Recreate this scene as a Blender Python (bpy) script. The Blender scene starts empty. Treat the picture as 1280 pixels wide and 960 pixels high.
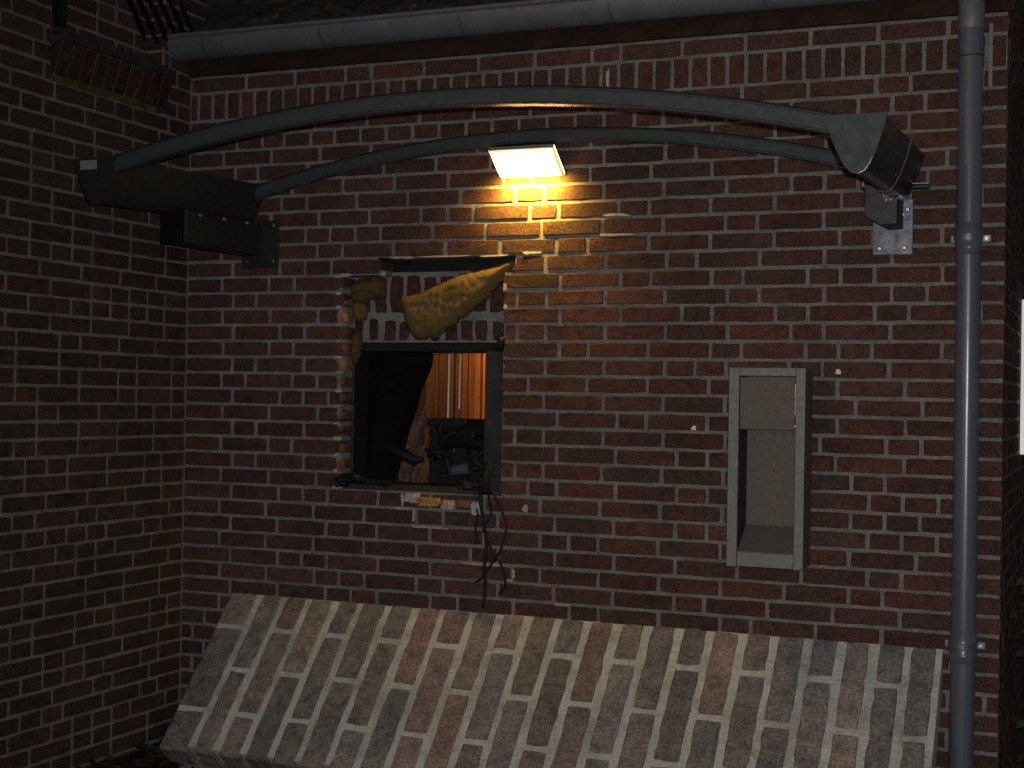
import bpy, bmesh, math, random
from mathutils import Vector, Matrix, noise
random.seed(7)
S = bpy.context.scene
COL = S.collection

# ------------------------------------------------------------------ camera
CAM = Vector((3.3470, -4.7454, 1.5071))
FPX = 1814.9
pitch, yaw, roll = 0.009591, 0.392844, 0.017569
fwd = Vector((-math.sin(yaw)*math.cos(pitch), math.cos(yaw)*math.cos(pitch), math.sin(pitch)))
rt0 = Vector((math.cos(yaw), math.sin(yaw), 0)); up0 = rt0.cross(fwd)
rt = math.cos(roll)*rt0 + math.sin(roll)*up0
up = -math.sin(roll)*rt0 + math.cos(roll)*up0
cd = bpy.data.cameras.new('camera'); cam = bpy.data.objects.new('camera', cd); COL.objects.link(cam)
cd.sensor_width = 36; cd.sensor_fit = 'HORIZONTAL'; cd.lens = FPX/1280*36
cd.clip_start = 0.02; cd.clip_end = 400
M = Matrix((( rt.x, up.x, -fwd.x, CAM.x), (rt.y, up.y, -fwd.y, CAM.y), (rt.z, up.z, -fwd.z, CAM.z), (0,0,0,1)))
cam.matrix_world = M
S.camera = cam

# ------------------------------------------------------------------ night sky, camera flash, exposure
w = bpy.data.worlds.new('World'); S.world = w; w.use_nodes = True
wn = w.node_tree.nodes; wl = w.node_tree.links
sky = wn.new('ShaderNodeTexSky'); sky.sky_type = 'NISHITA'; sky.sun_disc = False
sky.sun_elevation = math.radians(4); sky.sun_rotation = math.radians(200)
wn['Background'].inputs['Strength'].default_value = 0.034
wl.new(sky.outputs[0], wn['Background'].inputs[0])
fl = bpy.data.lights.new('camera_flash', 'SPOT'); fl.energy = 238; fl.spot_size = math.radians(84); fl.spot_blend = 0.9
fl.shadow_soft_size = 0.016; fl.color = (0.98, 0.985, 0.975)
flo = bpy.data.objects.new('camera_flash', fl); COL.objects.link(flo)
FP = CAM + rt*0.05 + up*0.065
flo.location = FP
aim = Vector((2.02, 0, 1.28)) - FP
flo.rotation_euler = aim.to_track_quat('-Z', 'Y').to_euler()
vs = S.view_settings
vs.view_transform = 'Standard'; vs.look = 'None'; vs.exposure = 0; vs.gamma = 1
vs.use_curve_mapping = False

# ------------------------------------------------------------------ materials
def newmat(name):
    m = bpy.data.materials.new(name); m.use_nodes = True
    return m, m.node_tree.nodes, m.node_tree.links, m.node_tree.nodes['Principled BSDF']
def noise_node(n, l, scale, detail=6, rough=.6, coord=None, dist=0):
    t = n.new('ShaderNodeTexNoise'); t.inputs['Scale'].default_value = scale
    t.inputs['Detail'].default_value = detail; t.inputs['Roughness'].default_value = rough
    t.inputs['Distortion'].default_value = dist
    if coord is None:
        coord = n.new('ShaderNodeTexCoord').outputs['Object']
    l.new(coord, t.inputs['Vector']); return t
def ramp(n, l, src, stops):
    r = n.new('ShaderNodeValToRGB'); cr = r.color_ramp
    while len(cr.elements) > 1: cr.elements.remove(cr.elements[-1])
    cr.elements[0].position = stops[0][0]; cr.elements[0].color = (*stops[0][1], 1)
    for p, c in stops[1:]:
        e = cr.elements.new(p); e.color = (*c, 1)
    l.new(src, r.inputs[0]); return r
def mix(n, l, fac, a, b, mode='MIX'):
    m = n.new('ShaderNodeMix'); m.data_type = 'RGBA'; m.blend_type = mode
    for i, v in ((0, fac), (6, a), (7, b)):
        if hasattr(v, 'default_value') or hasattr(v, 'is_linked'): l.new(v, m.inputs[i])
        elif isinstance(v, tuple): m.inputs[i].default_value = (*v, 1)
        else: m.inputs[i].default_value = v
    return m.outputs[2]
def bump(n, l, b, src, strength, dist):
    bp = n.new('ShaderNodeBump'); bp.inputs['Strength'].default_value = strength
    bp.inputs['Distance'].default_value = dist; l.new(src, bp.inputs['Height']); l.new(bp.outputs[0], b.inputs['Normal'])
g3 = lambda v: (v, v, v)
def brick_mat(name, dark=(.58, .58, .60), light=(1.28, 1.2, 1.16), lichen=None):
    m, n, l, b = newmat(name)
    at = n.new('ShaderNodeAttribute'); at.attribute_name = 'tone'
    n1 = noise_node(n, l, 26, 8, .72); r1 = ramp(n, l, n1.outputs[0], [(.34, dark), (.5, g3(1)), (.68, light)])
    c = mix(n, l, 1.0, at.outputs['Color'], r1.outputs[0], 'MULTIPLY')
    n2 = noise_node(n, l, 140, 6, .75); r2 = ramp(n, l, n2.outputs[0], [(.34, g3(.35)), (.5, g3(1)), (.66, g3(1.75))])
    c = mix(n, l, .95, c, r2.outputs[0], 'MULTIPLY')
    n3 = noise_node(n, l, 3.2, 4, .6); r3 = ramp(n, l, n3.outputs[0], [(.35, (.70, .73, .74)), (.65, (1.15, 1.08, 1.04))])
    c = mix(n, l, .9, c, r3.outputs[0], 'MULTIPLY')
    if lichen:
        n4 = noise_node(n, l, 19, 7, .7, dist=.4); r4 = ramp(n, l, n4.outputs[0], [(.56, g3(0)), (.68, g3(lichen))])
        c = mix(n, l, r4.outputs[0], c, (.17, .16, .075))
    l.new(c, b.inputs['Base Color']); b.inputs['Roughness'].default_value = .93; b.inputs['Specular IOR Level'].default_value = .2
    nb = noise_node(n, l, 75, 9, .75); bump(n, l, b, nb.outputs[0], .85, .007)
    return m
def mortar_mat(name, base, lichen=0, litc=(.22, .22, .06), litscale=17, pale=0):
    m, n, l, b = newmat(name)
    n1 = noise_node(n, l, 8, 6, .65)
    c = ramp(n, l, n1.outputs[0], [(.3, tuple(x*.66 for x in base)), (.52, base), (.72, tuple(x*1.25 for x in base))]).outputs[0]
    n2 = noise_node(n, l, 160, 5, .8); r2 = ramp(n, l, n2.outputs[0], [(.33, g3(.45)), (.5, g3(1)), (.68, g3(1.5))])
    c = mix(n, l, .85, c, r2.outputs[0], 'MULTIPLY')
    if pale:
        n5 = noise_node(n, l, 2.6, 2, .5); r5 = ramp(n, l, n5.outputs[0], [(.50, g3(0)), (.58, g3(pale))])
        c = mix(n, l, r5.outputs[0], c, tuple(min(.86, x*1.6) for x in base))
    if lichen:
        n4 = noise_node(n, l, litscale, 7, .7, dist=.3); r4 = ramp(n, l, n4.outputs[0], [(.5, g3(0)), (.62, g3(lichen))])
        c = mix(n, l, r4.outputs[0], c, litc)
    l.new(c, b.inputs['Base Color']); b.inputs['Roughness'].default_value = .95; b.inputs['Specular IOR Level'].default_value = .15
    nb = noise_node(n, l, 95, 8, .8); bump(n, l, b, nb.outputs[0], 1.0, .012)
    return m
def add_specks(m, thr, col, scale):
    n, l = m.node_tree.nodes, m.node_tree.links; b = n['Principled BSDF']; src = b.inputs['Base Color'].links[0].from_socket
    t = noise_node(n, l, scale, 3, .6); r = ramp(n, l, t.outputs[0], [(thr, g3(0)), (thr+.05, g3(.9))])
    t2 = noise_node(n, l, 4.5, 3, .6); r2 = ramp(n, l, t2.outputs[0], [(.47, g3(0)), (.58, g3(1))])
    f = mix(n, l, 1.0, r.outputs[0], r2.outputs[0], 'MULTIPLY')
    l.new(mix(n, l, f, src, col), b.inputs['Base Color'])
def metal_mat(name, col, rough=.45, metallic=.6, mottle=.25, scale=22, bmp=.15, spec=.5, streak=False):
    m, n, l, b = newmat(name)
    co = n.new('ShaderNodeTexCoord').outputs['Object']
    if streak:
        mp = n.new('ShaderNodeMapping'); l.new(co, mp.inputs[0]); mp.inputs['Scale'].default_value = (1, 1, .16); co = mp.outputs[0]
    n1 = noise_node(n, l, scale, 8, .7, coord=co)
    c = ramp(n, l, n1.outputs[0], [(.32, tuple(x*(1-mottle) for x in col)), (.52, col), (.72, tuple(x*(1+mottle) for x in col))]).outputs[0]
    l.new(c, b.inputs['Base Color']); b.inputs['Metallic'].default_value = metallic
    r = ramp(n, l, n1.outputs[0], [(.3, g3(min(1, rough+.14))), (.7, g3(max(.05, rough-.1)))]); l.new(r.outputs[0], b.inputs['Roughness'])
    b.inputs['Specular IOR Level'].default_value = spec
    nb = noise_node(n, l, 240, 4, .6); bump(n, l, b, nb.outputs[0], bmp, .002)
    return m
MB = {
 'brick': brick_mat('red_brick'),
 'brick_grey': brick_mat('weathered_brick', (.55, .56, .6), (1.35, 1.28, 1.25), lichen=.35),
 'brick_moss': brick_mat('mossy_brick', lichen=.8),
 'mortar': mortar_mat('grey_mortar', (.315, .305, .292)),
 'mortar_left': mortar_mat('brown_mortar', (.285, .26, .235), lichen=.18, litc=(.13, .14, .05), litscale=5),
 'mortar_slope': mortar_mat('lichen_mortar', (.80, .80, .76), lichen=.42, litc=(.42, .42, .20), pale=.9),
 'mortar_moss': mortar_mat('mossy_mortar', (.13, .13, .05), lichen=.9, litc=(.27, .26, .035), litscale=30),
 'mortar_white': mortar_mat('white_mortar', (.62, .60, .56)),
 'mortar_inner': mortar_mat('pale_inner_mortar', (.36, .35, .335)),
 'zinc': metal_mat('weathered_zinc', (.185, .20, .23), .5, .35, .28, 9, .15),
 'pvc': metal_mat('grey_pipe_plastic', (.100, .114, .145), .27, 0.0, .22, 14, .05, .55, streak=True),
 'steel': metal_mat('grey_painted_steel', (.060, .069, .076), .6, .25, .2, 30, .1, .3),
 'steel_gloss': metal_mat('glossy_grey_steel', (.08, .09, .10), .22, .35, .1, 30, .02, .6),
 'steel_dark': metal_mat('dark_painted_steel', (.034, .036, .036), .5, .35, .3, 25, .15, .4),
 'steel_shiny': metal_mat('dark_glossy_steel', (.045, .042, .042), .3, .8, .5, 30, .3),
 'galv': metal_mat('galvanised_plate', (.15, .17, .21), .42, .5, .4, 35, .15),
 'bolt': metal_mat('bright_bolt', (.62, .6, .56), .3, .85, .15, 90, .1),
 'alu': metal_mat('box_aluminium', (.205, .205, .20), .55, .3, .12, 60, .12),
 'alu_in': metal_mat('box_inner_sheet', (.150, .128, .116), .66, .1, .16, 70, .12, .3),
 'black': metal_mat('deep_black', (.012, .0125, .014), .55, 0, .5, 18, .5, .35),
 'blackgloss': metal_mat('black_plastic_sheet', (.007, .007, .007), .85, 0, .4, 9, .3, .08),
 'cable': metal_mat('black_cable_rubber', (.005, .005, .006), .65, 0, .2, 60, .1),
 'white': metal_mat('white_paint', (.78, .77, .74), .45, 0, .08, 40, .1),
 'sticker': metal_mat('pale_blue_sticker', (.22, .27, .29), .5, 0, .2, 60, .05),
 'slate': metal_mat('dark_slate', (.035, .038, .042), .7, 0, .35, 14, .6, .3),
 'fascia': metal_mat('brown_fascia_board', (.036, .018, .013), .8, 0, .4, 12, .4, .2),
 'wire': metal_mat('rod_white', (.8, .8, .76), .35, 0, .05, 40, .05),
}
add_specks(MB['mortar_slope'], .60, (.55, .50, .13), 85)
add_specks(MB['mortar_slope'], .66, (.85, .85, .80), 130)
add_specks(MB['brick_grey'], .67, (.36, .33, .14), 60)
def wood_mat(name):
    m, n, l, b = newmat(name)
    at = n.new('ShaderNodeAttribute'); at.attribute_name = 'tone'
    co = n.new('ShaderNodeTexCoord').outputs['Object']
    mp = n.new('ShaderNodeMapping'); mp.inputs['Scale'].default_value = (1, 1, .08); l.new(co, mp.inputs[0])
    t = noise_node(n, l, 60, 6, .7, coord=mp.outputs[0]); r = ramp(n, l, t.outputs[0], [(.3, g3(.55)), (.7, g3(1.25))])
    c = mix(n, l, 1.0, at.outputs['Color'], r.outputs[0], 'MULTIPLY')
    l.new(c, b.inputs['Base Color']); b.inputs['Roughness'].default_value = .55
    bump(n, l, b, t.outputs[0], .3, .004); return m
MB['wood'] = wood_mat('varnished_wood')
def wool_mat(name, a, bcol, c2):
    m, n, l, b = newmat(name)
    co = n.new('ShaderNodeTexCoord').outputs['Object']
    mp = n.new('ShaderNodeMapping'); mp.inputs['Rotation'].default_value = (0, math.radians(26), 0); mp.inputs['Scale'].default_value = (.35, 1, 1.6); l.new(co, mp.inputs[0])
    t = noise_node(n, l, 26, 9, .75, coord=mp.outputs[0], dist=.6); r = ramp(n, l, t.outputs[0], [(.32, a), (.5, bcol), (.68, c2)])
    t2 = noise_node(n, l, 170, 4, .8); r2 = ramp(n, l, t2.outputs[0], [(.3, g3(.55)), (.7, g3(1.35))])
    l.new(mix(n, l, .8, r.outputs[0], r2.outputs[0], 'MULTIPLY'), b.inputs['Base Color']); b.inputs['Roughness'].default_value = 1
    b.inputs['Specular IOR Level'].default_value = .05
    bump(n, l, b, t2.outputs[0], 1, .012); return m
MB['wool'] = wool_mat('mineral_wool', (.20, .125, .045), (.27, .18, .07), (.32, .235, .115))
MB['wool_dark'] = wool_mat('dirty_wool', (.06, .04, .02), (.20, .12, .05), (.30, .18, .07))
MB['soil'] = wool_mat('soil_and_litter', (.02, .016, .01), (.05, .038, .024), (.10, .07, .04))
def leaf_mat(name, c1, c2):
    m, n, l, b = newmat(name)
    oi = n.new('ShaderNodeTexCoord').outputs['Object']
    t = noise_node(n, l, 45, 2, .5, coord=oi); r = ramp(n, l, t.outputs[0], [(.35, c1), (.65, c2)])
    l.new(r.outputs[0], b.inputs['Base Color']); b.inputs['Roughness'].default_value = .6
    return m
MB['deadleaf'] = leaf_mat('dead_leaf', (.018, .014, .009), (.06, .044, .027))
MB['ivy'] = leaf_mat('dark_ivy_leaf', (.012, .02, .008), (.035, .05, .02))
m, n, l, b = newmat('lamp_glow'); b.inputs['Base Color'].default_value = (.9, .8, .6, 1)
b.inputs['Emission Color'].default_value = (1, .60, .20, 1); b.inputs['Emission Strength'].default_value = 7.0
MB['glow'] = m

# ------------------------------------------------------------------ mesh helpers
class Mesh:
    def __init__(s): s.v = []; s.f = []; s.m = []; s.t = []; s.sm = []
    def add(s, vs, fs, mi=0, tone=(1, 1, 1), smooth=False):
        o = len(s.v); s.v += [tuple(p) for p in vs]
        for f in fs: s.f.append([o+i for i in f]); s.m.append(mi); s.t.append(tone); s.sm.append(smooth)
    def box(s, a, b, mi=0, tone=(1, 1, 1)):
        x0, y0, z0 = a; x1, y1, z1 = b
        s.add([(x0,y0,z0),(x1,y0,z0),(x1,y1,z0),(x0,y1,z0),(x0,y0,z1),(x1,y0,z1),(x1,y1,z1),(x0,y1,z1)],
              [(0,3,2,1),(4,5,6,7),(0,1,5,4),(1,2,6,5),(2,3,7,6),(3,0,4,7)], mi, tone)
    def tube(s, pts, r, seg=10, mi=0, smooth=True, cap=True):
        P = [Vector(p) for p in pts]; rr = r if isinstance(r, (list, tuple)) else [r]*len(P)
        rings = []; ref = None
        for i, p in enumerate(P):
            t = (P[min(i+1, len(P)-1)] - P[max(i-1, 0)]).normalized()
            if ref is None: ref = Vector((0,0,1)) if abs(t.z) < .9 else Vector((1,0,0))
            a = (ref - t*ref.dot(t)).normalized(); ref = a; bb = t.cross(a)
            rings.append([p + (a*math.cos(2*math.pi*k/seg) + bb*math.sin(2*math.pi*k/seg))*rr[i] for k in range(seg)])
        vs = [q for ring in rings for q in ring]; fs = []
        for i in range(len(P)-1):
            for k in range(seg):
                k2 = (k+1) % seg; fs.append((i*seg+k, i*seg+k2, (i+1)*seg+k2, (i+1)*seg+k))
        s.add(vs, fs, mi, smooth=smooth)
        if cap:
            s.add(rings[0], [tuple(range(seg))[::-1]], mi); s.add(rings[-1], [tuple(range(seg))], mi)
    def prism(s, prof, d0, d1, axis='y', mi=0, smooth=False):
        # prof: list of 2D points; extruded along axis
        def P(p, d): return (p[0], d, p[1]) if axis == 'y' else ((d, p[0], p[1]) if axis == 'x' else (p[0], p[1], d))
        n = len(prof); s.add([P(p, d0) for p in prof] + [P(p, d1) for p in prof],
            [(i, (i+1) % n, n+(i+1) % n, n+i) for i in range(n)], mi, smooth=smooth)
        s.add([P(p, d0) for p in prof], [tuple(range(n))[::-1]], mi); s.add([P(p, d1) for p in prof], [tuple(range(n))], mi)
    def build(s, name, mats, parent=None, bevel=0, loc=None):
        me = bpy.data.meshes.new(name); me.from_pydata(s.v, [], s.f)
        if not isinstance(mats, (list, tuple)): mats = [mats]
        for q in mats: me.materials.append(MB[q] if isinstance(q, str) else q)
        me.polygons.foreach_set('material_index', s.m); me.polygons.foreach_set('use_smooth', s.sm)
        at = me.attributes.new('tone', 'FLOAT_COLOR', 'FACE')
        at.data.foreach_set('color', [c for t in s.t for c in (*t, 1)])
        me.update()
        bm = bmesh.new(); bm.from_mesh(me); bmesh.ops.recalc_face_normals(bm, faces=bm.faces); bm.to_mesh(me); bm.free()
        o = bpy.data.objects.new(name, me); COL.objects.link(o)
        if loc: 
            for v in me.vertices: v.co -= Vector(loc)
            o.location = loc
        if parent:
            o.parent = parent; o.matrix_parent_inverse = Matrix.Translation(-parent.location)
        if bevel:
            bv = o.modifiers.new('bevel', 'BEVEL'); bv.width = bevel; bv.segments = 2; bv.limit_method = 'ANGLE'
        return o
def tag(o, label=None, cat=None, group=None, kind=None):
    if label: o['label'] = label
    if cat: o['category'] = cat
    if group: o['group'] = group
    if kind: o['kind'] = kind
    return o
def empty(name, loc, label, cat, group=None):
    o = bpy.data.objects.new(name, None); o.location = loc; o.empty_display_size = .1; COL.objects.link(o)
    return tag(o, label, cat, group)

RED = [(.094,.046,.038), (.088,.046,.039), (.102,.051,.042), (.082,.046,.040), (.090,.049,.041), (.098,.046,.037), (.080,.047,.041), (.094,.049,.039), (.086,.043,.036)]
BRN = [(.080,.046,.036), (.074,.045,.036), (.088,.048,.037), (.070,.044,.037), (.082,.048,.038)]
GRY = [(.262,.235,.226), (.25,.225,.217), (.30,.225,.208), (.245,.222,.213), (.27,.24,.225), (.235,.208,.197), (.268,.23,.216)]
def jitter_tone(pal, k=1.0):
    t = random.choice(pal); q = k*(1.08 if pal is RED else .98 if pal is GRY else 1.0)*random.uniform(.90, 1.12); h = random.uniform(-.05, .05)
    return (t[0]*q*(1+h), t[1]*q, t[2]*q*(1-h))
def brick(ms, fr, u0, u1, v0, v1, depth, tone, mi=0, proud=0.0, jit=.0015, ch=.003, ends=None):
    """one rough-edged brick; fr = (origin, u, v, n); n points to the viewer"""
    O, U, V, N = fr
    nu = max(2, int((u1-u0)/.035)); nv = max(2, int((v1-v0)/.035))
    ph = random.random()*50; tilt = random.uniform(-.0012, .0012); pr = proud + random.uniform(-.0012, .0012)
    def wob(a, b_, s): return (noise.noise(Vector((a*38+ph, b_*38, s)))) * jit * 1.9
    per = []   # perimeter parameters
    for i in range(nu): per.append((i/nu, 0))
    for j in range(nv): per.append((1, j/nv))
    for i in range(nu): per.append((1-i/nu, 1))
    for j in range(nv): per.append((0, 1-j/nv))
    def ring(ins, d, wv):
        out = []
        for a, b_ in per:
            u = u0 + ins + (u1-u0-2*ins)*a; v = v0 + ins + (v1-v0-2*ins)*b_
            k = 1.0
            if a in (0, 1) and b_ in (0, 1): # rounded corners
                u += (.5-a)*2*ch*.3; v += (.5-b_)*2*ch*.3
            jx, jz = wob(u, v, 1)*wv, wob(u, v, 7)*wv
            if ends and ((a == 0 and ends[0]) or (a == 1 and ends[1])): jx += noise.noise(Vector((v*30+ph, 3, u)))*.026
            out.append(O + U*(u+jx) + V*(v+jz) + N*(pr + tilt*(a-.5)*2 - d + wob(u, v, 13)*.5*wv))
        return out
    n = len(per)
    R = [ring(0, depth, 1), ring(0, ch, 1), ring(ch*.9, 0, 1)]
    vs = R[0] + R[1] + R[2]; fs = []
    for q in range(2):
        for i in range(n): fs.append((q*n+i, q*n+(i+1) % n, (q+1)*n+(i+1) % n, (q+1)*n+i))
    fs.append(tuple(range(2*n, 3*n)))
    fs.append(tuple(range(n))[::-1])
    ms.add(vs, fs, mi, tone)
def wild(u0, u1, unit, phase, hp=.25):
    """joints of a wild bond between u0 and u1 on a half-brick grid"""
    js = []; u = u0
    k = math.ceil((u0 - phase)/unit + .35); g = phase + k*unit
    if random.random() < .5 and g - u0 < unit*.8: g += unit
    while g < u1 - unit*.3:
        js.append(g); g += unit if random.random() < hp else 2*unit
    return js

P = 0.061
ZL = lambda k: P*(42-k)
U109 = .1086
# ------------------------------------------------------------------ ground
gm = Mesh(); N = 60
gx = lambda i: -2 + 10*i/N; gy = lambda j: -6 + 9*j/N
def gz(x, y): return .17 - .10*min(1, max(0, (x-.1)/.9)) + .02*noise.noise(Vector((x*2, y*2, 0))) + .012*noise.noise(Vector((x*11, y*11, 3)))
vs = [(gx(i), gy(j), gz(gx(i), gy(j))) for j in range(N+1) for i in range(N+1)]
fs = [(j*(N+1)+i, j*(N+1)+i+1, (j+1)*(N+1)+i+1, (j+1)*(N+1)+i) for j in range(N) for i in range(N)]
gm.add(vs, fs, smooth=True)
for s_, z_ in ((60, .0),):   # far apron out to the horizon
    gm.add([(-s_, -s_, z_), (s_, -s_, z_), (s_, s_, z_), (-s_, s_, z_)], [(0, 1, 2, 3)])
tag(gm.build('ground', 'soil'), kind='structure')
def leaves(name, n, gen, mat, label, size=(.018, .04), seed=1):
    rnd = random.Random(seed); ms = Mesh()
    for _ in range(n):
        p, nr = gen(rnd); s = rnd.uniform(*size)
        t = Vector((rnd.uniform(-1, 1), rnd.uniform(-1, 1), rnd.uniform(-1, 1))); nn = (Vector(nr) + t*.6).normalized()
        a = nn.orthogonal().normalized(); a = (Matrix.Rotation(rnd.uniform(0, 6.28), 3, nn) @ a); b_ = nn.cross(a); p = Vector(p)
        c = nn*s*rnd.uniform(-.3, .3)
        ms.add([p-a*s, p-a*s*.3+b_*s*.5+c, p+a*s*.4+b_*s*.42+c, p+a*s+c*.4, p+a*s*.4-b_*s*.42-c*.3, p-a*s*.3-b_*s*.5], [(0, 1, 2, 3), (0, 3, 4, 5)])
    o = ms.build(name, mat); return tag(o, label, 'leaves', kind='stuff')
def g_leaf(r):
    x = r.uniform(.02, .5); y = r.uniform(-1.2, -.02); return (x, y, gz(x, y)+r.uniform(.004, .03)), (0, 0, 1)
leaves('leaf_litter', 520, g_leaf, 'deadleaf', 'dead brown leaves lying on the soil in the corner of the two walls', seed=3)

# ------------------------------------------------------------------ main wall
ROWS = {-1:[1.445,1.659,1.764,1.982,2.199],1:[1.43,2.19,2.63,2.737],2:[.216,.328,.428,.541,.644,.752,.86,.968,1.076,1.183,1.285,1.389,1.495,1.6,1.707,1.816,1.919,2.031,2.137,2.573,2.681,2.783],3:[.157,.37,.583,2.09,2.734],4:[.211,.312,.529,1.709,1.928,2.036],5:[1.659,1.879,2.092],6:[.419,.528,1.379,1.489,1.708,1.925,2.143],7:[.372,.583,1.543,1.765,1.874,2.089],8:[.527,1.481,1.704,1.924,2.141],9:[.154,.579,1.538,1.653,1.875,2.091,2.841],10:[.208,.417,.527,.64,1.497,1.721,1.941,2.045,2.686],11:[.16,.37,.48,1.553,1.773,1.884,2.097,2.633,2.843],12:[.211,.316,.525,1.503,1.722,1.936,2.152,2.688],13:[.163,.377,.587,1.555,1.777,1.995,2.1,2.741],14:[.214,.422,.53,1.504,1.722,1.94,2.154,2.686],15:[.17,.376,.482,1.554,1.662,1.878,2.096,2.628],16:[.213,.318,.53,1.503,1.722,1.939,2.045,2.683],17:[.165,.274,.481,1.441,1.66,1.879,2.093,2.734],18:[.216,.427,.529,1.501,1.72,1.935,2.149,2.58,2.788],19:[.172,.381,.592,1.553,1.772,1.876,2.09,2.737],20:[.218,.323,.535,1.501,1.721,1.938,2.151,2.678],21:[.167,.379,.483,1.552,1.769,1.985,2.091,2.733],22:[.221,.325,.537,1.503,1.719,1.935,2.148,2.57,2.676],23:[.17,.383,.592,1.554,1.771,1.987,2.732],24:[.219,.43,.535,1.494,1.714,1.931,2.146,2.676],25:[.167,.374,.582,1.549,1.766,1.985,2.093,2.73],26:[.217,.426,.637,1.603,1.71,1.926,2.14,2.566,2.776],27:[.17,.376,.584,1.552,1.768,1.987,2.731],28:[.22,.43,.535,1.393,1.496,1.713,1.93,2.144,2.673],29:[.174,.381,.59,1.55,1.767,1.984,2.089,2.728],30:[.221,.431,.64,1.399,1.609,1.717,1.931,2.144,2.672],31:[.172]}
XE = 3.033
def full_row(js, k):
    ph = .163 if k % 2 else .216
    if not js: return wild(0, XE, U109, ph, .22)
    js = sorted(js); out = []
    g = js[0]
    pre = []
    while g > .3: g -= U109*random.choice((2, 2, 2, 1)); pre.append(g) if g > .06 else None
    out += pre[::-1]
    for a, b_ in zip(js, js[1:]):
        out.append(a); n_ = round((b_-a)/U109)
        if n_ > 2:
            st = (b_-a)/n_; parts = [2]*(n_//2) + [1]*(n_ % 2)
            if random.random() < .35 and len(parts) > 2: parts.remove(2); parts += [1, 1]
            random.shuffle(parts); g = a
            for q in parts[:-1]: g += q*st; out.append(g)
    out.append(js[-1]); g = js[-1]
    while True:
        g += U109*(2 if random.random() < .75 else 1)
        if g > XE - .06: break
        out.append(g)
    return out
def holes(k):
    if k == 10: return (.845, 1.385)
    if 10 < k <= 23: return (.683, 1.345)
    return None
wallm = Mesh()
FW = (Vector((0, 0, 0)), Vector((1, 0, 0)), Vector((0, 0, 1)), Vector((0, -1, 0)))
J = .0062
def lay(ms, fr, js, u0, u1, z0, z1, hole=None, pal=RED, tk=1.0, depth=.098, mi=0, jj=J):
    E = [u0-jj] + list(js) + [u1+jj]
    for a, b_ in zip(E, E[1:]):
        a += jj*random.uniform(.85, 1.2); b_ -= jj*random.uniform(.85, 1.2)
        segs = [(a, b_, None)]
        if hole:
            h0, h1 = hole; segs = []
            if a < h0: segs.append((a, min(b_, h0 + random.uniform(-.004, .006)), (0, b_ > h0)))
            if b_ > h1: segs.append((max(a, h1 - random.uniform(-.004, .006)), b_, (a < h1, 0)))
        for s0, s1, en in segs:
            if s1 - s0 < .012: continue
            t = jitter_tone(pal, tk)
            brick(ms, fr, s0, s1, z0+J*random.uniform(.75, 1.1), z1-J*random.uniform(.75, 1.1), depth, t, mi, ends=en)
for k in [-3, -2, -1] + list(range(1, 44)):
    z1 = ZL(k-1); z0 = ZL(k)
    if k < 0: z0 = ZL(-1.78) - P*(k+1); z1 = z0 + P
    lay(wallm, FW, full_row(ROWS.get(k), k), .004, XE, z0, z1, holes(k))
# soldier course
sj = [-.0277] + [.036+.06374*i for i in range(48)]
for a, b_ in zip(sj, sj[1:]):
    brick(wallm, FW, max(a, -.004)+J, min(b_, XE+J)-J, ZL(0)+J, ZL(-1.78)-J, .098, jitter_tone(RED), 0)
# mortar body with the broken opening left free
ym, yb = .0045, .1
XS = [0, .684, .846, 1.344, 1.384, XE-.0045]; ZS = [-.1, ZL(23), ZL(10), ZL(9), 2.86]
for i in range(5):
    for j in range(4):
        if j == 1 and 1 <= i <= 2: continue
        if j == 2 and 2 <= i <= 3: continue
        wallm.box((XS[i], ym, ZS[j]), (XS[i+1], yb, ZS[j+1]), 1)
# end return of the wall, running back from the corner beside the pipe
FE = (Vector((XE, 0, 0)), Vector((0, 1, 0)), Vector((0, 0, 1)), Vector((1, 0, 0)))
for k in range(-9, 44):
    z1 = ZL(k-1); lay(wallm, FE, wild(.1, 1.8, U109, .1 if k % 2 else .05), .105, 1.8, z1-P, z1, depth=.05)
wallm.box((XE-.1, .1, -.1), (XE-.0045, 1.8, 3.2), 1)
mw = wallm.build('brick_wall', ['brick', 'mortar'])
tag(mw, 'long dark red brick wall with grey mortar joints, a soldier course and a broken opening', 'wall')
def mark(x, z, w_, h, name='mortar_patch', mat='mortar_white', parent=mw, y=-.003, th=.004, seed=0):
    ms = Mesh(); n_ = 14; pts = []
    for i in range(n_):
        a = 2*math.pi*i/n_; q = .75 + .5*noise.noise(Vector((math.cos(a)*1.3+x*9, math.sin(a)*1.3+z*7, seed)))
        cx = math.copysign(abs(math.cos(a))**.6, math.cos(a)); cz = math.copysign(abs(math.sin(a))**.6, math.sin(a))
        pts.append((x + cx*w_/2*q*1.2, z + cz*h/2*q*1.2))
    ms.prism(pts, y, y+th+.004, 'y')
    return ms.build(name, mat, parent)
for x, z, w_, h in ((.957,1.098,.085,.010),(.957,1.128,.014,.05),(1.08,1.034,.14,.009),(1.003,1.075,.012,.05),(1.29,.912,.17,.008),(1.40,.885,.012,.035),(1.383,.862,.03,.01),(1.757,2.143,.10,.010),(1.76,2.075,.13,.007),(1.45,2.02,.08,.01),(1.72,2.61,.012,.085),(1.58,.79,.06,.009),(1.44,1.12,.02,.03)):
    mark(x, z, w_, h)
for x, z in ((2.047, 1.417), (2.523, 1.61)):
    tag(mark(x, z, .019, .017, 'wall_plug', 'white', None, -.006, .01),
        'small white wall plug in the bricks left of the metal box' if x < 2.1 else 'small white wall plug above and right of the metal box', 'wall plug', 'white wall plugs')

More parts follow.
